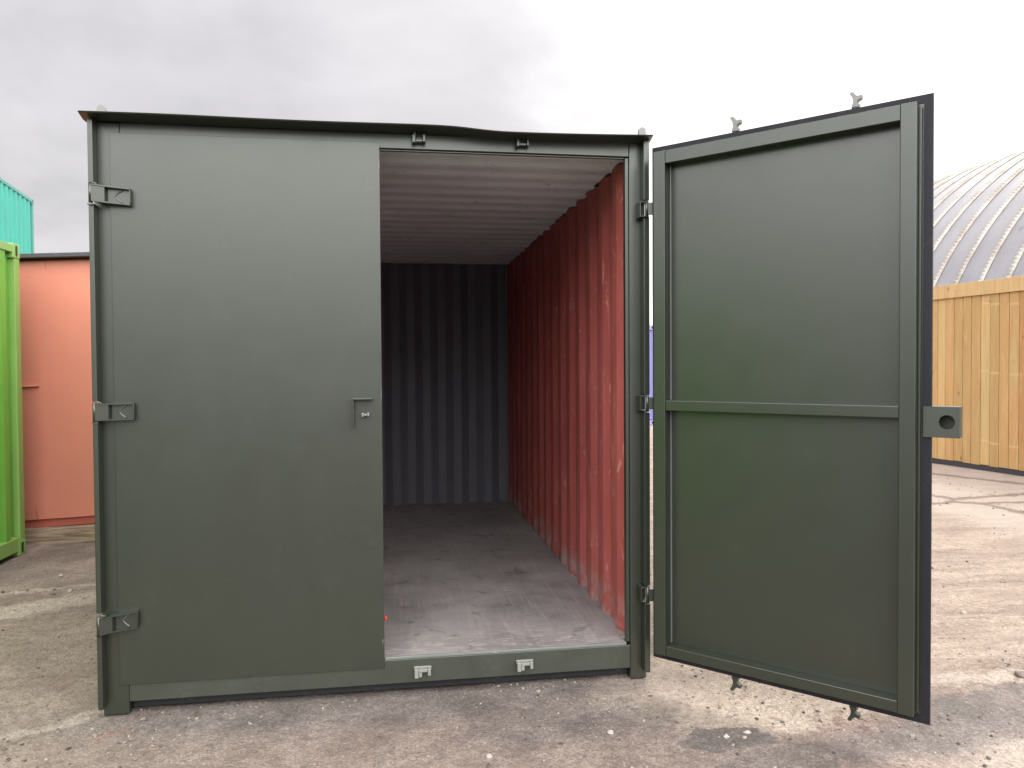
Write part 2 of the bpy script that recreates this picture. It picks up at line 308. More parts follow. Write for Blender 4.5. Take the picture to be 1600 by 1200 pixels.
    grit = k.m('MULTIPLY', k.ss(vg.outputs['Distance'], 0.30, 0.18), k.ss(rsel, 0.86, 0.92)); grit = k.m('MULTIPLY', grit, k.lin(n1, 0.35, 0.65, 0.1, 0.55))
    c = k.mix(grit, c, (0.62, 0.57, 0.52))
    # cracked concrete slab by the fence
    slab = k.m('MULTIPLY', k.ss(x3, 6.3, 7.0), k.ss(x3, 12, 11))
    vc = k.voro(k.n('ShaderNodeCombineXYZ', {0: x3, 1: y3, 2: 0.0}).outputs[0], 0.42, 'DISTANCE_TO_EDGE')
    crack = k.m('MULTIPLY', k.ss(vc, 0.030, 0.004), slab)
    c = k.mix(k.m('MULTIPLY', slab, 0.5), c, (0.49, 0.425, 0.375)); c = k.mix(k.m('MULTIPLY', crack, 0.75), c, (0.16, 0.11, 0.09))
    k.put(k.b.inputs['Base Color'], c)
    k.put(k.b.inputs['Roughness'], k.m('SUBTRACT', k.lin(n1, 0.3, 0.7, 0.82, 0.95), k.m('MULTIPLY', dm, 0.22))); k.put(k.b.inputs['Specular IOR Level'], 0.35)
    h = k.m('ADD', k.m('MULTIPLY', n1, 0.9), k.m('ADD', k.m('MULTIPLY', n2, 0.30), k.m('MULTIPLY', n3, 0.10)))
    h = k.m('ADD', h, k.m('SUBTRACT', k.m('MULTIPLY', grit, 0.10), k.m('MULTIPLY', crack, 0.5)))
    k.put(k.b.inputs['Normal'], bump(k, h, 0.85, 0.03))
    return mt
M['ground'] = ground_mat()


def stone_mat(name, a, b):
    mt, k = mat(name); p = k.pos
    rnd = k.n('ShaderNodeNewGeometry').outputs['Random Per Island']
    c = k.mix(rnd, a, b); c = k.mix(k.m('MULTIPLY', k.ss(k.noise(p, 120, 4, 0.7), 0.45, 0.7), 0.5), c, tuple(x*0.5 for x in a))
    k.put(k.b.inputs['Base Color'], c); k.put(k.b.inputs['Roughness'], 0.9); k.put(k.b.inputs['Normal'], bump(k, k.noise(p, 150, 3), 0.4, 0.003)); return mt
M['grit'] = stone_mat('loose_grit', (0.07, 0.052, 0.045), (0.40, 0.34, 0.29))
M['pale_stone'] = stone_mat('pale_stone', (0.38, 0.335, 0.29), (0.44, 0.40, 0.36))
M['dark_stone'] = stone_mat('brown_stone', (0.13, 0.10, 0.085), (0.26, 0.21, 0.18))


# ------------------------------------------------------------------ mesh helpers
def box(bm, x0, x1, y0, y1, z0, z1, bev=0.0, mi=0):
    vs = [bm.verts.new((x, y, z)) for z in (z0, z1) for y in (y0, y1) for x in (x0, x1)]
    fs = [bm.faces.new([vs[i] for i in q]) for q in ((0, 2, 3, 1), (4, 5, 7, 6), (0, 1, 5, 4), (2, 6, 7, 3), (0, 4, 6, 2), (1, 3, 7, 5))]
    for f in fs: f.material_index = mi
    if bev:
        es = list({e for f in fs for e in f.edges})
        r = bmesh.ops.bevel(bm, geom=es, offset=bev, segments=2, profile=0.5, affect='EDGES')
        vs = list({v for f in r['faces'] for v in f.verts} | {v for v in vs if v.is_valid})
    return vs


def prism(bm, pts, axis, a, b):
    """extrude a 2-D outline; axis 'y': pts are (x,z), axis 'x': pts are (y,z), axis 'z': pts are (x,y)"""
    f3 = {'y': lambda p, t: (p[0], t, p[1]), 'x': lambda p, t: (t, p[0], p[1]), 'z': lambda p, t: (p[0], p[1], t)}[axis]
    lo = [bm.verts.new(f3(p, a)) for p in pts]; hi = [bm.verts.new(f3(p, b)) for p in pts]
    n = len(pts); bm.faces.new(lo[::-1]); bm.faces.new(hi)
    for i in range(n): bm.faces.new((lo[i], lo[(i+1) % n], hi[(i+1) % n], hi[i]))
    return lo+hi


def cyl(bm, p0, p1, r, seg=16):
    p0, p1 = Vector(p0), Vector(p1); q = (p1-p0).to_track_quat('Z', 'Y'); L_ = (p1-p0).length
    lo, hi = [], []
    for i in range(seg):
        a = 2*math.pi*i/seg; v = Vector((r*math.cos(a), r*math.sin(a), 0))
        lo.append(bm.verts.new(p0+q @ v)); hi.append(bm.verts.new(p0+q @ (v+Vector((0, 0, L_)))))
    bm.faces.new(lo[::-1]); bm.faces.new(hi)
    for i in range(seg):
        f = bm.faces.new((lo[i], lo[(i+1) % seg], hi[(i+1) % seg], hi[i])); f.smooth = True
    return lo+hi


def tube(bm, pts, r, seg=8):
    rings = []
    pts = [Vector(p) for p in pts]
    for i, p in enumerate(pts):
        t = (pts[min(i+1, len(pts)-1)]-pts[max(i-1, 0)]).normalized(); q = t.to_track_quat('Z', 'Y')
        rings.append([bm.verts.new(p+q @ Vector((r*math.cos(2*math.pi*j/seg), r*math.sin(2*math.pi*j/seg), 0))) for j in range(seg)])
    for a, b in zip(rings, rings[1:]):
        for j in range(seg):
            f = bm.faces.new((a[j], a[(j+1) % seg], b[(j+1) % seg], b[j])); f.smooth = True
    bm.faces.new(rings[0][::-1]); bm.faces.new(rings[-1])


def corr_profile(u0, u1, pitch, depth, flats=(0.26, 0.24, 0.26, 0.24), phase=0.0):
    """trapezoid corrugation: list of (u, offset)"""
    br = [0, flats[0], flats[0]+flats[1], flats[0]+flats[1]+flats[2], 1.0]
    def off(t):
        t %= 1.0
        if t < br[1]: return 0.0
        if t < br[2]: return depth*(t-br[1])/flats[1]
        if t < br[3]: return depth
        return depth*(1-(t-br[3])/flats[3])
    us = {round(u0, 5), round(u1, 5)}
    n0 = int((u0-phase)/pitch)-2; n1 = int((u1-phase)/pitch)+2
    for n in range(n0, n1):
        for b in br[:4]:
            u = phase+(n+b)*pitch
            if u0 < u < u1: us.add(round(u, 5))
    return [(u, off((u-phase)/pitch)) for u in sorted(us)]


def sheet(bm, rows, flip=False):
    """rows: list of lists of points -> quads"""
    V_ = [[bm.verts.new(p) for p in r] for r in rows]
    for a, b in zip(V_, V_[1:]):
        for i in range(len(a)-1):
            q = (a[i], a[i+1], b[i+1], b[i]); bm.faces.new(q[::-1] if flip else q)


def obj(name, bm, m_, parent=None, xf=None):
    """link bm as ONE mesh; verts are given in the space of the top-level thing (parts have no offset of their own)"""
    if xf is not None: bm.transform(xf)
    bmesh.ops.recalc_face_normals(bm, faces=bm.faces)
    me = bpy.data.meshes.new(name); bm.to_mesh(me); bm.free()
    for x in (m_ if isinstance(m_, (list, tuple)) else [m_]): me.materials.append(x)
    o = bpy.data.objects.new(name, me); C.objects.link(o); o.parent = parent
    return o


def thing(name, label, cat, loc=(0, 0, 0), rot=(0, 0, 0), group=None):
    o = bpy.data.objects.new(name, None); C.objects.link(o); o.empty_display_size = 0.2
    o.location = loc; o.rotation_euler = rot; o['label'] = label; o['category'] = cat
    if group: o['group'] = group
    return o


def tag(o, label, cat, group=None):
    o['label'] = label; o['category'] = cat
    if group: o['group'] = group
    return o


B = bmesh.new

# ------------------------------------------------------------------ ground sheet
bm = B()
def axis(lo, hi, step, far):
    a = [lo+i*step for i in range(int((hi-lo)/step)+1)]
    g_ = step
    while a[-1] < far: g_ *= 1.5; a.append(a[-1]+g_)
    g_ = step
    while a[0] > -far: g_ *= 1.5; a.insert(0, a[0]-g_)
    return a
xs_, ys_ = axis(-6, 12, 0.15, 400), axis(-3, 12, 0.15, 400)
def gz(x, y):
    h = 0.012*mnoise.noise(Vector((x*0.9, y*0.9, 0.3))) + 0.008*mnoise.noise(Vector((x*2.3, y*2.3, 4.1)))
    return h*0.55 - 0.006
sheet(bm, [[(x, y, gz(x, y)) for x in xs_] for y in ys_])
for f in bm.faces: f.smooth = True
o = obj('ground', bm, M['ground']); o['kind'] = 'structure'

# ------------------------------------------------------------------ the open dark green container
X0, X1, L, H = 0.0, 2.43, 3.87, 2.54
CX, CY = 1.215, 1.93
top = thing('storage_container', 'dark green storage container with its right door swung wide open', 'container', (CX, CY, 0))
T0 = Matrix.Translation((-CX, -CY, 0))
def part(name, bm, m_, parent=top, xf=None): return obj(name, bm, m_, parent, T0 @ xf if xf is not None else T0)

# posts: L-shaped with a forward flange on the outer edge
for s_ in (0, 1):
    fx = (lambda x: x) if s_ == 0 else (lambda x: X1-x)
    bm = B(); a, b = sorted((fx(0.0), fx(0.105 if s_ == 0 else 0.078))); box(bm, a, b, 0.0, 0.09, 0.0, H, 0.004)
    part('corner_post', bm, M['green'])
    if s_ == 1:
        bm = B(); box(bm, 2.333, 2.351, 0.004, 0.034, 0.1772, 2.470, 0.003); part('door_jamb', bm, M['green'])
    # flange strip in pieces between the hinges
    for z0, z1 in ((0.045, 0.372), (0.458, 1.275), (1.357, 2.186), (2.262, 2.538)):
        bm = B(); a, b = sorted((fx(-0.004), fx(0.017 if s_ == 0 else 0.024))); box(bm, a, b, -0.052, -0.0005, z0, z1, 0.003)
        part('edge_flange', bm, M['green'])
# rear posts
for s_ in (0, 1):
    bm = B(); a, b = (X0, 0.10) if s_ == 0 else (X1-0.10, X1); box(bm, a, b, L+0.035, L+0.14, 0.0, H, 0.004); part('corner_post', bm, M['green'])
# header
bm = B(); box(bm, 0.1055, 2.3515, 0.0, 0.030, 2.473, H, 0.003); part('header', bm, M['green'])
bm = B(); box(bm, 1.20, 2.332, 0.012, 0.028, 2.4655, 2.4725, 0.002); part('header_strip', bm, M['green'])
# sill (slightly bowed along its lower lip)
bm = B(); box(bm, 0.1055, 2.3515, 0.0, 0.08, 0.053, 0.163, 0.003)
part('sill', bm, M['green_sill'])
bm = B(); box(bm, 0.1065, 2.3515, 0.045, 0.15, 0.010, 0.0525, 0.002); part('underframe_beam', bm, M['green_shade'])
# rain hood: sheet bent by knocks
bm = B(); N = 60
def hood_z(x): return -0.016/(1+math.exp(-(x-1.61)/0.05)) + max(0, x-1.75)*0.017 + 0.002*math.sin(x*5.3)
rows = []
for (yy, dz, inset) in ((0.10, 0.0, 0.0), (-0.02, 0.0, 0.0), (-0.104, 0.005, 0.012), (-0.108, 0.010, 0.012), (-0.02, 0.010, 0.0), (0.10, 0.010, 0.0), (0.10, 0.0, 0.0)):
    rows.append([((X0-0.03+inset)+(X1-X0+0.036-2*inset+0.01)*i/N, yy, H+0.002+dz+hood_z(X0+(X1-X0)*i/N)*(1.0 if yy < 0 else 0.2)) for i in range(N+1)])
sheet(bm, rows)
for i_ in (0, N): 
    pass
bmesh.ops.remove_doubles(bm, verts=bm.verts, dist=1e-5); bmesh.ops.holes_fill(bm, edges=[e for e in bm.edges if e.is_boundary])
part('rain_hood', bm, M['green'])
# lifting eyes on the top corners
for x in (0.045, 2.408):
    bm = B(); z = 2.552; r = 0.017
    pts = [(x-r, z)] + [(x+r*math.cos(a), z+0.036+r*math.sin(a)) for a in [math.pi-math.pi*i/10 for i in range(11)]] + [(x+r, z)]
    prism(bm, pts, 'y', -0.03, -0.012); part('lifting_eye', bm, M['worn_metal'])

# floor, ceiling, side walls, end wall
bm = B(); box(bm, 1.12, 2.332, 0.0125, 0.0805, 0.1635, 0.1752); part('floor_edge', bm, M['floor'])
bm = B(); box(bm, 1.1975, 2.3325, -0.001, 0.012, 0.1633, 0.1765, 0.003); part('sill_lip', bm, M['green_lip'])
bm = B(); box(bm, 0.05, 2.378, 0.082, L+0.03, 0.150, 0.1755); part('floor', bm, M['floor'])
bm = B(); box(bm, 0.0985, 2.351, 0.081, L, 0.06, 0.1495); part('floor_beam', bm, M['green_shade'])
for s_ in (0, 1):
    pr = corr_profile(0.036, L+0.05, 0.26, 0.023, phase=0.19)
    bm = B()
    xi = (lambda o_: 2.345+o_) if s_ else (lambda o_: 0.085-o_)
    sheet(bm, [[(xi(o_), y, 0.1757) for y, o_ in pr], [(xi(o_), y, 2.478) for y, o_ in pr]]); part('inner_wall', bm, M['red'])
    bm = B(); g_ = 0.004 if s_ else -0.004
    sheet(bm, [[(xi(o_)+g_, y, 0.09) for y, o_ in pr], [(xi(o_)+g_, y, 2.53) for y, o_ in pr]]); part('side_wall', bm, M['green'])
    a, b = (2.352, X1) if s_ else (X0, 0.078)
    bm = B(); box(bm, a, b, 0.092, L+0.03, 2.482, 2.536, 0.003); part('top_rail', bm, M['green'])
    bm = B(); box(bm, a, b, 0.132, L+0.03, 0.03, 0.13, 0.003); part('bottom_rail', bm, M['green'])
pr = corr_profile(0.05, 2.38, 0.292, 0.04, (0.25, 0.25, 0.25, 0.25), phase=0.06)
bm = B(); sheet(bm, [[(x, L+o_, 0.1757) for x, o_ in pr], [(x, L+o_, 2.478) for x, o_ in pr]]); part('end_wall', bm, M['end_grey'])
bm = B(); sheet(bm, [[(x, L+0.004+o_, 0.06) for x, o_ in pr], [(x, L+0.004+o_, 2.53) for x, o_ in pr]]); part('end_wall', bm, M['green'])
pr = corr_profile(0.0305, L+0.05, 0.209, 0.010, phase=0.05)
bm = B(); sheet(bm, [[(0.04, y, 2.477+o_) for y, o_ in pr], [(2.39, y, 2.477+o_) for y, o_ in pr]]); part('ceiling', bm, M['cream'])
bm = B(); sheet(bm, [[(0.02, y, 2.530+o_*0.5) for y, o_ in pr], [(2.41, y, 2.530+o_*0.5) for y, o_ in pr]]); part('roof', bm, M['green'])

# keepers for the lock cams on header and sill
for (x, z) in ((1.372, 2.514), (1.842, 2.514)):
    bm = B(); box(bm, x-0.033, x+0.030, -0.006, 0.0015, z-0.020, z+0.016, 0.002); box(bm, x-0.030, x-0.016, -0.042, -0.0055, z-0.022, z+0.014, 0.003)
    box(bm, x+0.016, x+0.028, -0.042, -0.0055, z-0.018, z+0.016, 0.003); box(bm, x-0.0155, x+0.0155, -0.034, -0.024, z-0.016, z-0.004, 0.002)
    prism(bm, [(x-0.027, z+0.014), (x-0.012, z+0.014), (x-0.019, z+0.034)], 'y', -0.034, -0.022)
    part('cam_keeper', bm, M['green'])
for (x, z) in ((1.368, 0.106), (1.840, 0.105)):
    bm = B(); box(bm, x-0.040, x+0.040, -0.008, -0.0005, z+0.004, z+0.022, 0.003)
    box(bm, x-0.038, x-0.020, -0.034, -0.0075, z-0.024, z+0.018, 0.003); box(bm, x+0.022, x+0.036, -0.034, -0.0075, z-0.014, z+0.018, 0.003)
    box(bm, x-0.0195, x+0.0215, -0.030, -0.022, z+0.002, z+0.016, 0.002); box(bm, x-0.019, x-0.004, -0.028, -0.020, z-0.022, z+0.0015, 0.003)
    k1 = part('cam_keeper', bm, M['worn_metal']); k1['label'] = 'scuffed bare metal cam keeper'

# ---- closed left door
door_l = B(); box(door_l, 0.068, 1.1965, -0.0065, -0.0012, 0.129, 2.497, 0.0012)
door_l = part('door', door_l, M['green_door']); door_l['label'] = 'closed left door'
bm = B()
for (a, b, z0, z1) in ((0.12, 0.17, 0.18, 2.46), (1.11, 1.16, 0.18, 2.46)): box(bm, a, b, 0.0, 0.05, z0, z1, 0.002)
for z0, z1 in ((0.18, 0.23), (1.29, 1.34), (2.41, 2.46)): box(bm, 0.1705, 1.1095, 0.0, 0.048, z0, z1, 0.002)
part('door_frame', bm, M['green'], door_l)
def strap_hinge(zc, tilt):
    bm = B(); h = 0.034
    # pressed channel wrapped from the flange onto the door face
    def bar(x0, x1, y0, y1, z0, z1, bv=0.003): return box(bm, x0, x1, y0, y1, z0+zc, z1+zc, bv)
    prism(bm, [(0.006, -0.062), (0.012, -0.066), (0.058, -0.046), (0.064, -0.022), (0.150, -0.016), (0.150, -0.0068), (0.0195, -0.0068), (0.0195, -0.056), (0.006, -0.056)], 'z', zc-h+0.004, zc+h-0.004)
    prism(bm, [(0.014, -0.070), (0.060, -0.050), (0.154, -0.034), (0.154, -0.0068), (0.052, -0.0068), (0.020, -0.05)], 'z', zc+h-0.0035, zc+h+0.002)
    prism(bm, [(0.014, -0.070), (0.060, -0.050), (0.154, -0.034), (0.154, -0.0068), (0.052, -0.0068), (0.020, -0.05)], 'z', zc-h-0.002, zc-h+0.0035)
    bar(0.1505, 0.156, -0.034, -0.0068, -h+0.004, h-0.004, 0.002)
    cyl(bm, (0.008, -0.058, zc-h-0.008), (0.008, -0.058, zc+h+0.008), 0.0085, 14)
    for v in bm.verts: v.co.z += tilt*(v.co.x-0.075)
    hg = part('hinge', bm, M['green'], door_l)
    for pts, r_ in (([(0.115-0.022*math.sin(math.pi*t)+0.012*abs(t-0.5), -0.024+0.005*math.sin(math.pi*t), zc+tilt*0.04+0.027*(1-2*t)) for t in [i/10 for i in range(11)]], 0.0032),
                    ([(0.020, -0.058, zc-0.043), (0.006, -0.060, zc-0.045), (-0.004, -0.059, zc-0.043)], 0.0035),
                    ([(0.010, -0.050, zc+0.047-tilt*0.05), (0.022, -0.054, zc+0.043-tilt*0.05), (0.034, -0.052, zc+0.036)], 0.003)):
        bm = B(); tube(bm, pts, r_, 7); part('weld_bead', bm, M['weld'], door_l)
for zc, t in ((2.226, -0.06), (1.312, 0.0), (0.411, 0.10)): strap_hinge(zc, t)
# lock guard bracket and staple
bm = B(); box(bm, 1.068, 1.156, -0.052, -0.0066, 1.350, 1.356, 0.0015); box(bm, 1.068, 1.074, -0.050, -0.0066, 1.225, 1.3495, 0.0015)
part('lock_bracket', bm, M['green'], door_l)
bm = B(); box(bm, 1.106, 1.118, -0.040, -0.0066, 1.272, 1.290, 0.004); box(bm, 1.1185, 1.130, -0.046, -0.0066, 1.277, 1.287, 0.004); box(bm, 1.131, 1.140, -0.034, -0.0066, 1.275, 1.291, 0.003)
part('lock_staple', bm, M['worn_metal'], door_l)
bm = B(); vs = bmesh.ops.create_uvsphere(bm, u_segments=10, v_segments=6, radius=0.009)['verts']
for v in vs: v.co = Vector((1.203+v.co.x*0.7, 0.016+v.co.y, 0.352+v.co.z*1.1))
part('paint_spot', bm, M['red_spot'], door_l)

# ---- open right door, built in its own frame: s along the width, n towards the camera, z up
AN = 0.7618; XH, YH, WD, Z0, Z1 = 2.4412, -0.0719, 1.1557, 0.1289, 2.4972
DM = Matrix(((math.sin(AN), -math.cos(AN), 0, XH), (-math.cos(AN), -math.sin(AN), 0, YH), (0, 0, 1, 0), (0, 0, 0, 1)))
def dpart(name, bm, m_, parent): return part(name, bm, m_, parent, DM)
bm = B()
box(bm, 0.0, WD, -0.006, 0.0, Z0, Z1, 0.0015)
door_r = dpart('door', bm, M['green'], top); door_r['label'] = 'right door swung open, inner face showing'
bm = B()
V4 = [[bm.verts.new((s_, n_, z)) for s_, z in ((0.002+i, Z0+0.002+i), (WD-0.002-i, Z0+0.002+i), (WD-0.002-i, Z1-0.002-i), (0.002+i, Z1-0.002-i))] for i, n_ in ((0.0, 0.0003), (0.0, 0.004), (0.030, 0.004), (0.030, 0.0003))]
for i in range(4):
    for j in range(4): bm.faces.new((V4[i][j], V4[i][(j+1) % 4], V4[(i+1) % 4][(j+1) % 4], V4[(i+1) % 4][j]))
dpart('door_seal', bm, M['rim'], door_r)
bm = B()
Fz0, Fz1 = 0.168, 2.460; DP = 0.06
box(bm, 0.034, 0.092, 0.0003, DP, Fz0, Fz1, 0.003)                       # hinge stile
box(bm, 1.053, 1.109, 0.0003, DP, Fz0, Fz1, 0.003)                       # free stile
box(bm, 0.0925, 1.0525, 0.0003, DP-0.0015, 2.400, Fz1-0.001, 0.003)      # top rail
box(bm, 0.0925, 1.0525, 0.0003, DP-0.0015, Fz0+0.001, 0.2155, 0.003)     # bottom rail
box(bm, 0.0925, 1.0525, 0.0003, DP-0.0025, 1.289, 1.335, 0.003)          # middle rail
box(bm, 1.1095, 1.119, 0.0003, 0.022, Fz0+0.01, Fz1-0.01, 0.002)         # seal retainer
dpart('door_frame', bm, M['green'], door_r)
for z0, z1 in ((0.217, 1.2885), (1.3355, 2.3995)):
    bm = B(); box(bm, 0.0925, 0.0985, 0.0004, 0.012, z0, z1, 0.002); dpart('weld_bead', bm, M['weld'], door_r)
# lock box on the free edge, with its round port
bm = B(); cs, cz, r = 1.206, 1.277, 0.0265; s0, s1, z0, z1 = 1.128, 1.247, 1.219, 1.334; y0, y1 = -0.055, 0.012
outer = []; inner = []; NS = 32
for i in range(NS):
    a = 2*math.pi*i/NS+math.pi/4; c_, s_ = math.cos(a), math.sin(a)
    t = min(((s1-cs)/c_ if c_ > 1e-6 else ((s0-cs)/c_ if c_ < -1e-6 else 9)), ((z1-cz)/s_ if s_ > 1e-6 else ((z0-cz)/s_ if s_ < -1e-6 else 9)))
    outer.append((cs+t*c_, cz+t*s_)); inner.append((cs+r*c_, cz+r*s_))
for cxx, czz in ((s0, z0), (s1, z0), (s1, z1), (s0, z1)):
    j = min(range(NS), key=lambda q: (outer[q][0]-cxx)**2+(outer[q][1]-czz)**2); outer[j] = (cxx, czz)
Vo = [bm.verts.new((p[0], y1, p[1])) for p in outer]; Vi = [bm.verts.new((p[0], y1, p[1])) for p in inner]; Vd = [bm.verts.new((p[0], y1-0.006, p[1])) for p in inner]; Vb = [bm.verts.new((p[0], y0, p[1])) for p in outer]
for i in range(NS):
    j = (i+1) % NS
    bm.faces.new((Vo[i], Vo[j], Vi[j], Vi[i])); bm.faces.new((Vi[i], Vi[j], Vd[j], Vd[i])); bm.faces.new((Vo[j], Vo[i], Vb[i], Vb[j]))
bm.faces.new(Vb)
bmesh.ops.bevel(bm, geom=[e for e in bm.edges if len(e.link_faces) == 2 and e.calc_face_angle(0) > 1.2 and e.verts[0] not in Vi and e.verts[1] not in Vi and e.verts[0] not in Vd], offset=0.004, segments=2, affect='EDGES')
dpart('lock_box', bm, M['green_sill'], door_r)
# lock rods on the outer face with cams that stick out above and below
for s_ in (0.385, 0.875):
    bm = B(); cyl(bm, (s_, -0.032, Z0-0.012), (s_, -0.032, Z1+0.012), 0.013, 16); 
    for z in (0.5, 1.1, 1.5, 2.1): box(bm, s_-0.022, s_+0.022, -0.05, -0.0062, z-0.02, z+0.02, 0.003)
    dpart('lock_rod', bm, M['green'], door_r)
    for sg, zb in ((1, Z1+0.012), (-1, Z0-0.012)):
        bm = B()
        pts = [(-0.016, -0.002), (0.016, -0.002), (0.018, 0.010), (0.008, 0.016), (0.010, 0.026), (0.026, 0.034), (0.028, 0.048), (0.010, 0.046), (-0.002, 0.056), (-0.006, 0.066), (-0.020, 0.068), (-0.022, 0.058), (-0.012, 0.044), (-0.008, 0.022)]
        k_ = 0.92 if s_ < 0.5 else 0.88
        prism(bm, [(s_+p[0]*k_, zb+sg*p[1]*k_) for p in pts], 'y', -0.046, -0.020)
        dpart('lock_cam', bm, M['worn_metal'] if sg > 0 else M['green'], door_r)
# hinges across the gap
for zc in (2.219, 1.317, 0.418):
    bm = B()
    cyl(bm, (2.418, -0.062, zc-0.040), (2.418, -0.062, zc+0.040), 0.0085, 14)
    box(bm, 2.392, 2.424, -0.062, -0.0005, zc+0.030, zc+0.037, 0.002); box(bm, 2.392, 2.424, -0.062, -0.0005, zc-0.037, zc-0.030, 0.002)
    box(bm, 2.386, 2.3915, -0.058, -0.0005, zc-0.037, zc+0.037, 0.002)
    p0 = Vector((2.418, -0.064)); p1 = Vector((XH+0.03*math.sin(AN)+0.010*math.cos(AN), YH-0.03*math.cos(AN)+0.012))
    p2 = Vector((XH+0.10*math.sin(AN)+0.012*math.cos(AN), YH-0.10*math.cos(AN)+0.012*math.sin(AN)))
    prism(bm, [(p0.x, p0.y-0.004), (p1.x, p1.y-0.003), (p2.x, p2.y), (p2.x+0.004, p2.y+0.004), (p1.x, p1.y+0.005), (p0.x, p0.y+0.006)], 'z', zc-0.028, zc+0.028)
    part('hinge', bm, M['green'], door_r)


# ------------------------------------------------------------------ other containers (local frame: base centre, length along y)
def container(name, label, Ln, body, frame, loc, rz=0.0, roll_=0.0, end_mat=None):
    W_, H_ = 2.438, 2.50
    t = thing(name, label, 'container', loc, (0, roll_, rz))
    hx, hy = W_/2, Ln/2
    for sx in (-1, 1):
        for sy in (-1, 1):
            a, b = sorted((sx*hx, sx*(hx-0.075))); c_, d_ = sorted((sy*hy, sy*(hy-0.085)))
            bm = B(); box(bm, a, b, c_, d_, 0.1185, H_-0.1185, 0.005); obj('corner_post', bm, frame, t)
            for z0 in (0.0, H_-0.118):
                bm = B(); a2, b2 = sorted((sx*(hx+0.004), sx*(hx-0.16))); c2, d2 = sorted((sy*(hy+0.004), sy*(hy-0.115)))
                box(bm, a2, b2, c2, d2, z0, z0+0.118, 0.007); cc = obj('corner_casting', bm, frame, t)
                bm = B(); zc = z0+0.059; ex = sx*(hx+0.0048); yc = sy*(hy-0.058)
                pts = [(yc+0.017*math.cos(q), zc+(0.028 if math.sin(q) >= 0 else -0.028)+0.016*math.sin(q)) for q in [2*math.pi*i/20 for i in range(20)]]
                a3, b3 = sorted((ex, ex-sx*0.004)); prism(bm, pts, 'x', a3, b3); obj('casting_hole', bm, M['slot'], cc); bm = B()
                ey = sy*(hy+0.0048); xc = sx*(hx-0.08); pts = [(xc+0.02*math.cos(q), zc+0.032*math.sin(q)) for q in [2*math.pi*i/20 for i in range(20)]]
                c3, d3 = sorted((ey, ey-sy*0.004)); prism(bm, pts, 'y', c3, d3); obj('casting_hole', bm, M['slot'], cc)
        a, b = sorted((sx*hx, sx*(hx-0.06)))
        bm = B(); box(bm, a, b, -hy+0.1155, hy-0.1155, H_-0.075, H_-0.012, 0.004); obj('top_rail', bm, frame, t)
        bm = B(); prism(bm, [(sx*hx, 0.040), (sx*hx, 0.145), (sx*(hx-0.035), 0.158), (sx*(hx-0.045), 0.158), (sx*(hx-0.045), 0.05), (sx*(hx-0.08), 0.05), (sx*(hx-0.08), 0.040)], 'y', -hy+0.1155, hy-0.1155); obj('bottom_rail', bm, frame, t)
        pr = corr_profile(-hy+0.08, hy-0.08, 0.278, 0.036, phase=hy-0.085-0.20)
        bm = B(); sheet(bm, [[(sx*(hx-0.010-o_), y, 0.150) for y, o_ in pr], [(sx*(hx-0.010-o_), y, H_-0.07) for y, o_ in pr]]); obj('side_wall', bm, body, t)
    for sy in (-1, 1):
        bm = B(); c_, d_ = sorted((sy*hy, sy*(hy-0.08))); box(bm, -hx+0.1605, hx-0.1605, c_, d_, H_-0.11, H_-0.012, 0.004); obj('end_rail', bm, frame, t)
        bm = B(); box(bm, -hx+0.1605, hx-0.1605, c_, d_, 0.02, 0.14, 0.004); obj('end_rail', bm, frame, t)
        pr = corr_profile(-hx+0.07, hx-0.07, 0.25, 0.034)
        bm = B(); sheet(bm, [[(x, sy*(hy-0.02-o_), 0.135) for x, o_ in pr], [(x, sy*(hy-0.02-o_), H_-0.10) for x, o_ in pr]]); obj('end_wall', bm, end_mat or body, t)
    pr = corr_profile(-hy+0.05, hy-0.05, 0.209, 0.018)
    bm = B(); sheet(bm, [[(-hx+0.03, y, H_-0.035+o_) for y, o_ in pr], [(hx-0.03, y, H_-0.035+o_) for y, o_ in pr]]); obj('roof', bm, body, t)
    return t

container('shipping_container', 'bright lime green container with ribbed side and pale corner post, beside the salmon one', 6.06, M['lime'], M['lime_end'], (-1.735-1.219, 3.255-3.03, 0.0), 0.0)
container('shipping_container', 'teal ribbed container raised high, showing above the lime green and salmon ones', 6.06, M['teal'], M['teal_rail'],
          (-7.02, 11.0, 2.58), R(8.6))
container('shipping_container', 'ground level teal container carrying the raised teal one, behind the salmon container', 6.06, M['teal'], M['teal_rail'],
          (-7.02, 11.0, 0.0), R(8.6))
container('shipping_container', 'lavender blue container glimpsed in the gap beside the open door hinges', 6.06, M['blue'], M['blue'], (7.71-1.219, 15.0+3.03, 0.0), 0.0)

# ------------------------------------------------------------------ salmon container on a timber sleeper
OY = 3.66; ox = -1.93
ot = thing('storage_container', 'salmon orange storage container with dark hood edge, propped on a timber', 'container', (ox, OY, 0.0), (0, R(-2.4), 0))
def op(name, bm, m_, parent=ot): return obj(name, bm, m_, parent)
hw = 1.215
for sx in (-1, 1):
    a, b = sorted((sx*hw, sx*(hw-0.06))); bm = B(); box(bm, a, b, -0.002, 0.10, 0.118, 2.42, 0.004); op('corner_post', bm, M['orange'])
bm = B(); box(bm, -hw-0.02, hw+0.02, -0.10, 0.08, 2.432, 2.468, 0.004); box(bm, -hw, hw, 0.081, 0.5, 2.42, 2.46); op('rain_hood', bm, M['charcoal'])
bm = B(); box(bm, -hw+0.061, hw-0.061, 0.012, 0.08, 0.118, 0.196, 0.003); op('sill', bm, M['orange_dark'])
bm = B(); box(bm, -hw+0.061, hw-0.061, 0.014, 0.08, 2.385, 2.431, 0.003); op('header', bm, M['orange_dark'])
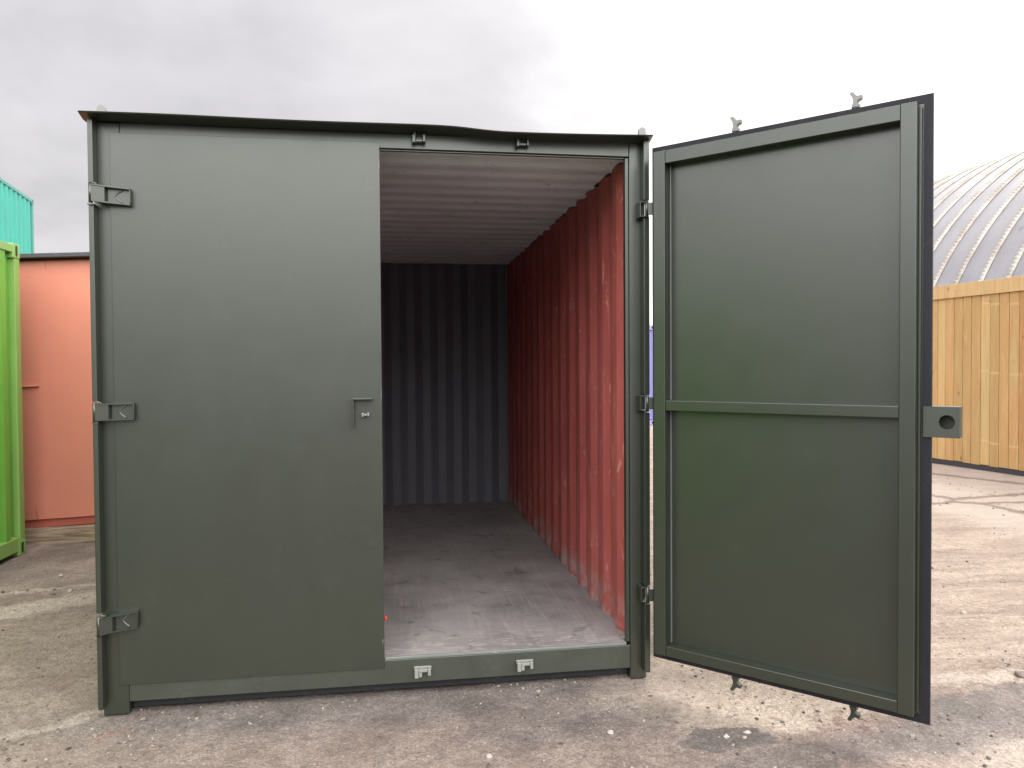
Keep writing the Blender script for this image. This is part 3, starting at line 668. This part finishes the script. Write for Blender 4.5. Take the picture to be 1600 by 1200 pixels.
for sx in (-1, 1):
    a, b = (-hw+0.05, -0.0515) if sx < 0 else (-0.0475, hw-0.05)
    bm = B(); box(bm, a, b, -0.012, -0.003, 0.190, 2.414, 0.002); dr = op('door', bm, M['orange'])
    if sx > 0:
        bm = B(); box(bm, 0.075, 0.215, -0.034, -0.0125, 1.338, 1.352, 0.003); cyl(bm, (0.03, -0.06, 1.343), (0.03, -0.012, 1.343), 0.016, 12); box(bm, 0.03, 0.075, -0.045, -0.03, 1.336, 1.356, 0.003)
        tube(bm, [(0.035+0.027*math.cos(q), -0.04, 1.372+0.022*math.sin(q)) for q in [math.pi*i/8 for i in range(9)]] , 0.006, 8)
        tube(bm, [(0.035+0.026*math.cos(q), -0.03, 1.318-0.026*math.sin(q)) for q in [math.pi*i/8 for i in range(9)]], 0.005, 8); obj('handle', bm, M['orange'], dr)
        bm = B(); cyl(bm, (0.03, -0.0615, 1.343), (0.03, -0.0602, 1.343), 0.005, 10); obj('handle_bolt', bm, M['slot'], dr)
        bm = B(); prism(bm, [(0.325, 2.405), (0.33, 2.405), (0.328, 2.335), (0.325, 2.345)], 'y', -0.0135, -0.0122)
        prism(bm, [(0.13, 0.192), (0.137, 0.192), (0.128, 0.262), (0.115, 0.300), (0.121, 0.258)], 'y', -0.0135, -0.0122)
        prism(bm, [(0.82, 0.192), (0.845, 0.192), (0.832, 0.210), (0.822, 0.240)], 'y', -0.0135, -0.0122); obj('rust_scrape', bm, M['orange_dark'], dr)
for sx in (-1, 1):
    pr = corr_profile(0.09, 6.0, 0.278, 0.03); bm = B(); sheet(bm, [[(sx*(hw-0.01-o_), y, 0.13) for y, o_ in pr], [(sx*(hw-0.01-o_), y, 2.43) for y, o_ in pr]]); op('side_wall', bm, M['orange'])
bm = B(); box(bm, -hw, hw, 0.501, 6.0, 2.42, 2.45); op('roof', bm, M['orange'])
bm = B(); box(bm, -hw, hw, 5.98, 6.02, 0.12, 2.44); op('end_wall', bm, M['orange'])
bm = B(); box(bm, -hw+0.08, hw-0.08, 0.1, 5.9, 0.118, 0.16); op('floor', bm, M['timber'])
bm = B(); vs = box(bm, -1.45, 1.6, -0.085, 0.15, -0.02, 0.1175, 0.006)
tm = obj('timber_sleeper', bm, M['timber']); tm.location = (ox, OY, 0.0); tm.rotation_euler = (0, R(-1.9), 0)
tag(tm, 'weathered timber sleeper lying under the front edge of the salmon container', 'timber')
bm = B(); box(bm, -1.3, 1.3, -0.12, 0.12, -0.02, 0.1175, 0.006); tm = obj('timber_sleeper', bm, M['timber']); tm.location = (ox, OY+5.6, 0.0); tm.rotation_euler = (0, R(-2.0), 0)
tag(tm, 'weathered timber sleeper lying under the rear edge of the salmon container', 'timber')

# ------------------------------------------------------------------ boarded fence on the right
FA, FB = Vector((9.93, 1.9, 0)), Vector((8.50, 12.6, 0)); FL = (FB-FA).length; fdir = (FB-FA).normalized()
fang = math.atan2(fdir.y, fdir.x)
fence = thing('board_fence', 'tall new softwood fence of vertical boards below a wide top rail', 'fence', tuple(FA), (0, 0, fang))
random.seed(5)
bm = B(); x = 0.0; vals = []
while x < FL:
    wd = random.uniform(0.143, 0.152); n_before = len(bm.verts)
    dy = random.uniform(-0.004, 0.004); box(bm, x+0.003, x+wd-0.0075, -0.011+dy, 0.011+dy, 0.075+random.uniform(-0.008, 0.008), 2.50, 0.0025)
    vals += [random.random()]*(len(bm.verts)-n_before); x += wd
boards = obj('board_panel', bm, M['wood'], fence)
at = boards.data.attributes.new('board', 'FLOAT', 'POINT'); at.data.foreach_set('value', vals)
bm = B(); vals = []; x = -0.02
while x < FL:
    n_before = len(bm.verts); ln = 3.6; box(bm, x, min(x+ln-0.003, FL), 0.0165, 0.042, 2.445, 2.640, 0.004); vals += [random.uniform(0.6, 0.9)]*(len(bm.verts)-n_before); x += ln
rail = obj('top_rail', bm, M['wood'], fence); at = rail.data.attributes.new('board', 'FLOAT', 'POINT'); at.data.foreach_set('value', vals)
bm = B(); box(bm, 0, FL, -0.04, 0.0, 0.0, 0.10, 0.004); obj('base_rail', bm, M['charcoal'], fence)
bm = B(); box(bm, 0, FL, -0.03, -0.0165, 0.0, 2.49); obj('gap_shade_sheet', bm, M['charcoal'], fence)  # dark sheet added so the gaps between boards read as shade
for i in range(5):
    bm = B(); q = 0.1+i*(FL-0.2)/4; box(bm, q-0.05, q+0.05, -0.14, -0.041, 0, 2.55, 0.004); pp = obj('post', bm, M['wood'], fence); at = pp.data.attributes.new('board', 'FLOAT', 'POINT'); at.data.foreach_set('value', [0.5]*len(pp.data.vertices))

# ------------------------------------------------------------------ arched steel building beyond the fence
VX, VR, VY0, VY1 = 16.57, 6.37, -2.0, 21.5
bld = thing('arched_building', 'large arched shed of grey curved steel sheets behind the wooden fence', 'building', (VX, 0, 0))
PW = 0.585
bm = B(); rows = []; NA = 120
prof = []; y = VY0
while y < VY1:
    prof += [(y, 0.0), (y+PW*0.10, 0.0), (y+PW*0.5, 0.012), (y+PW*0.90, 0.0)]; y += PW
prof.append((y, 0.0)); VYE = y
for i in range(NA+1):
    a = math.pi*i/NA; rows.append([(-(VR+o_)*math.cos(a), yy, (VR+o_)*math.sin(a)) for yy, o_ in prof])
sheet(bm, rows)
for f in bm.faces: f.smooth = False
obj('roof', bm, M['tin'], bld)
# lapped seams: short crimped steps along each arch
bm = B(); NA2 = 560
for j in range(int((VYE-VY0)/PW)+1):
    y0 = VY0+j*PW
    rr = []
    for i in range(NA2//2+20):
        a = math.pi*i/NA2; r0 = VR+0.010; r1 = VR+0.040+(0.010 if i % 2 == 0 else 0.0)
        rr.append([(-r0*math.cos(a), y0-0.055, r0*math.sin(a)), (-r1*math.cos(a), y0-0.030, r1*math.sin(a)), (-r1*math.cos(a), y0+0.018, r1*math.sin(a)), (-r0*math.cos(a), y0+0.05, r0*math.sin(a))])
    sheet(bm, rr)
obj('seam_ribs', bm, M['seam'], bld)
for yy in (VY0+0.05, VYE-0.05):
    bm = B(); prism(bm, [(-(VR-0.03)*math.cos(math.pi*i/48), (VR-0.03)*math.sin(math.pi*i/48)) for i in range(49)], 'y', yy-0.02, yy+0.02); obj('end_wall', bm, M['tin'], bld)

# ------------------------------------------------------------------ stones
ICO = {}
def ico(sub):
    if sub not in ICO:
        b = B(); bmesh.ops.create_icosphere(b, subdivisions=sub, radius=1.0); b.verts.index_update()
        ICO[sub] = ([v.co.copy() for v in b.verts], [tuple(v.index for v in f.verts) for f in b.faces]); b.free()
    return ICO[sub]
def stone_geo(c_, r, sub, seed, flat=0.62):
    V_, F_ = ico(sub); q = Matrix.Rotation(random.uniform(0, 6.28), 3, 'Z'); sx, sy = random.uniform(0.75, 1.35), random.uniform(0.65, 1.1); o_ = []
    for v in V_:
        n_ = 1+0.45*mnoise.noise(v*1.3+Vector((seed*3.7, seed*1.3, seed)))
        o_.append(tuple(Vector(c_)+(q @ Vector((v.x*sx*n_, v.y*sy*n_, v.z*flat*n_)))*r+Vector((0, 0, r*flat*0.5))))
    return o_, F_
random.seed(11)
GV, GF, cnt = [], [], 0
while cnt < 7500:
    u = random.random()
    if u < 0.42: x, y = random.uniform(-0.4, 4.6), random.uniform(-1.25, 0.1)
    elif u < 0.62: x, y = random.uniform(-2.0, -0.02), random.uniform(-0.5, 3.4)
    elif u < 0.92: x, y = random.uniform(2.6, 8.5), random.uniform(-1.0, 5.5)
    else: x, y = random.uniform(0.1, 2.4), random.uniform(-0.45, 0.05)
    if -0.03 < x < 2.45 and y > -0.02 and not (y < 0.05 and 0.12 < x < 2.3): continue
    if x < -1.68 and y < 3.3: continue
    if mnoise.noise(Vector((x*1.1, y*1.6, 2.2))) + random.uniform(-0.35, 0.35) < -0.05: continue
    r = 0.0016+0.0070*random.random()**4.5
    if y > 1.5: r *= 1.3
    v_, f_ = stone_geo((x, y, gz(x, y)), r, 1 if r < 0.006 else 2, cnt); n_ = len(GV); GV += v_; GF += [tuple(a+n_ for a in f) for f in f_]; cnt += 1
me = bpy.data.meshes.new('loose_gravel'); me.from_pydata(GV, [], GF); me.materials.append(M['grit']); o = bpy.data.objects.new('loose_gravel', me); C.objects.link(o)
o['kind'] = 'stuff'; o['label'] = 'loose grit and small stones scattered over the yard'

stones = [
 (4.205, -0.27, 0.030, 'dark_stone', 'brown grey stone lying on the dark tarmac right of the open door'),
 (2.11, -0.50, 0.015, 'pale_stone', 'largest pale stone on the brown ground below the container\'s right corner'),
 (2.56, -0.61, 0.013, 'pale_stone', 'pale stone on the damp patch under the open door'),
 (2.66, -0.59, 0.011, 'pale_stone', 'smaller pale stone on the damp patch under the open door'),
 (1.60, -0.60, 0.012, 'pale_stone', 'pale stone on the ground under the right half of the sill'),
 (1.35, -0.66, 0.010, 'dark_stone', 'brown stone on the ground in front of the closed door\'s edge'),
 (-1.15, 2.45, 0.021, 'pale_stone', 'pale stone midway between the lime green container and the dark green one'),
 (-0.55, 2.25, 0.024, 'pale_stone', 'pale stone close to the dark green container\'s left side'),
 (-0.85, 2.75, 0.019, 'pale_stone', 'pale stone farthest back on the ground before the timber sleeper'),
 (-1.27, 2.05, 0.020, 'pale_stone', 'pale stone just behind the pale streak on the ground at left'),
 (-0.92, 2.02, 0.018, 'pale_stone', 'pale stone beside the pale streak, nearer the dark green container'),
 (-0.62, 1.46, 0.016, 'dark_stone', 'dark stone lying in front of the pale streak at left'),
 (4.62, 0.62, 0.018, 'pale_stone', 'pale stone on the sandy yard right of the open door'),
]
for i, (x, y, r, mm, lab) in enumerate(stones):
    v_, f_ = stone_geo((0, 0, 0), r, 3, i+40, 0.68); me = bpy.data.meshes.new('stone'); me.from_pydata(v_, [], f_); me.materials.append(M[mm])
    o = bpy.data.objects.new('stone', me); C.objects.link(o); o.location = (x, y, gz(x, y)-0.002); tag(o, lab, 'stone', 'loose stones on the yard')
